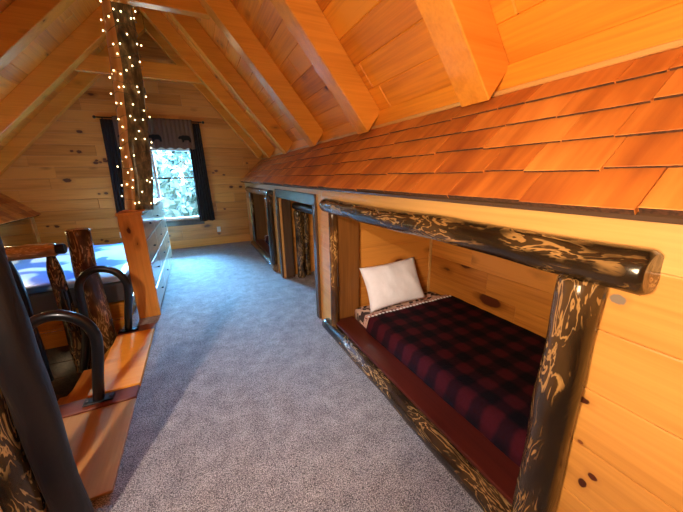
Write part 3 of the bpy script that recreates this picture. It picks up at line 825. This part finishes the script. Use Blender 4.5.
bm = BM(); box(bm, (HX-.0, 3.265, .001), (-.562, 3.42, .026), .004); solo('edge_board', bm, REDX, 'narrow reddish-brown board under the farther grab handle foot', 'board')
bm = BM(); box(bm, (-1.16, 1.49, .001), (-.566, 2.195, .018), .005); solo('landing_board', bm, pine('landing_pine', 'y', light=(.52, .25, .08), dark=(.36, .14, .04), knots=.12, rough=.3), 'wide amber knotty board on the floor beside the dark log posts', 'board')
# stairwell lining; the well's shade is put into its dark colour
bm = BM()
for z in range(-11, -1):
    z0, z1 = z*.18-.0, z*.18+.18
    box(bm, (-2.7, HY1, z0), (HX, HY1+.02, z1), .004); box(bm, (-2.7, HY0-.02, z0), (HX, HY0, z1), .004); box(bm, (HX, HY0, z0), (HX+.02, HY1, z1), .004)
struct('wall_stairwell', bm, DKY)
bm = BM(); box(bm, (-3.4, 1.5, -2.05), (-.5, 4.5, -2.0)); box(bm, (-3.4, 1.5, -2.0), (-3.35, 4.5, 0)); box(bm, (-3.4, 1.4, -2.), (-.5, 1.45, -.18)); box(bm, (-3.4, 4.45, -2.), (-.5, 4.5, -.18)); struct('floor_below', bm, PX)
bm = BM(); box(bm, (-2.7, 3.752, -.17), (HX-.0, 3.772, .012), .004); box(bm, (-2.7, 3.72, -.17), (HX, 3.749, -.001), .004); struct('trim_4', bm, RB['x'])

def handle(y, label, xa=-.79, zb=.03):
    t = thing('grab_handle', label, 'grab handle', (xa, y, zb), 'black grab handles')
    pts = [(xa, y, zb+.012), (xa+.025, y, .20), (xa+.062, y, .40)]
    cx = xa-.115; R = .185
    for k in range(13):
        a = radians(0+ 180*k/12); pts.append((cx+R*cos(a), y, .49+R*1.12*sin(a)))
    pts += [(cx-R-.01, y, .30), (cx-R-.05, y, 0.0), (cx-R-.13, y, -.30)]
    # resample smooth
    P = []
    for i in range(len(pts)-1):
        p0 = Vector(pts[max(i-1, 0)]); p1 = Vector(pts[i]); p2 = Vector(pts[i+1]); p3 = Vector(pts[min(i+2, len(pts)-1)])
        for k in range(5):
            u = k/5; P.append(.5*((2*p1)+(-p0+p2)*u+(2*p0-5*p1+4*p2-p3)*u*u+(-p0+3*p1-3*p2+p3)*u**3))
    P.append(Vector(pts[-1]))
    bm = BM(); tube(bm, P, .033, 18); obj('bar', bm, BLK, t, False)
    bm = BM(); box(bm, (xa-.085, y-.036, zb-.003), (xa+.085, y+.036, zb+.011), .004); obj('foot_plate', bm, BLK, t)
    for dx in (-.065, .065):
        bm = BM(); tube(bm, [(xa+dx, y, zb+.0115), (xa+dx, y, zb+.016), (xa+dx, y, zb+.018)], [.009, .009, .006], 8); obj('bolt', bm, STEEL, t)
    return t
handle(2.27, 'black bent metal grab handle nearer the camera, beside the orange step board')
handle(3.34, 'black bent metal grab handle farther from the camera, in front of the light log newel')

# ---------------------------------------------------------------- log railings
rg = thing('log_railing', 'log railing across the far side of the stair opening with pointed balusters', 'railing', (-1.2, 3.45, 0))
bm = BM(); log(bm, (-1.05, 3.55, -.42), (-1.05, 3.52, 1.06), .098, .090, 21, bow=.008); obj('newel_post', bm, LGA['z'], rg)
bm = BM(); log(bm, (-2.66, 3.46, .90), (-1.20, 3.46, .90), .07, .062, 22, bow=.01); obj('top_rail', bm, logmat('honey_log', 'x', base=(.20, .08, .02), mid=(.62, .36, .13), amber=(.80, .55, .25), amount=.8), rg)
bm = BM(); log(bm, (-1.21, 3.46, .90), (-1.14, 3.46, .90), .050, .046, 23, bow=0); obj('rail_tenon', bm, LGD['x'], rg)
for k, x in enumerate((-1.30, -1.60, -1.90, -2.2, -2.5)):
    bm = BM(); log(bm, (x+.05, 3.47, -.40), (x+.05, 3.46, .87), .060, .056, 30+k, tip1=.16); obj('baluster', bm, [LG['z'], LGD['z'], LG['z'], LG['z'], LG['z']][k], rg)
rn = thing('log_railing', 'black log posts of the near stair railing at the lower left corner', 'railing', (-.8, 1.35, 0))
bm = BM(); log(bm, (-.650, 1.33, .0), (-.650, 1.33, 1.36), .058, .056, 41, bow=.006); obj('newel_post', bm, LGD['z'], rn)
bm = BM(); log(bm, (-.778, 1.33, .0), (-.778, 1.33, 1.1), .058, .055, 42, bow=.008); obj('baluster', bm, LG['z'], rn)
bm = BM(); log(bm, (-.915, 1.33, .0), (-.915, 1.33, .9), .058, .058, 43, bow=.008, tip1=.14); obj('baluster', bm, LG['z'], rn)
bm = BM(); log(bm, (-2.2, 1.32, .95), (-.98, 1.32, .95), .062, .058, 44, bow=.008); obj('top_rail', bm, LG['x'], rn)
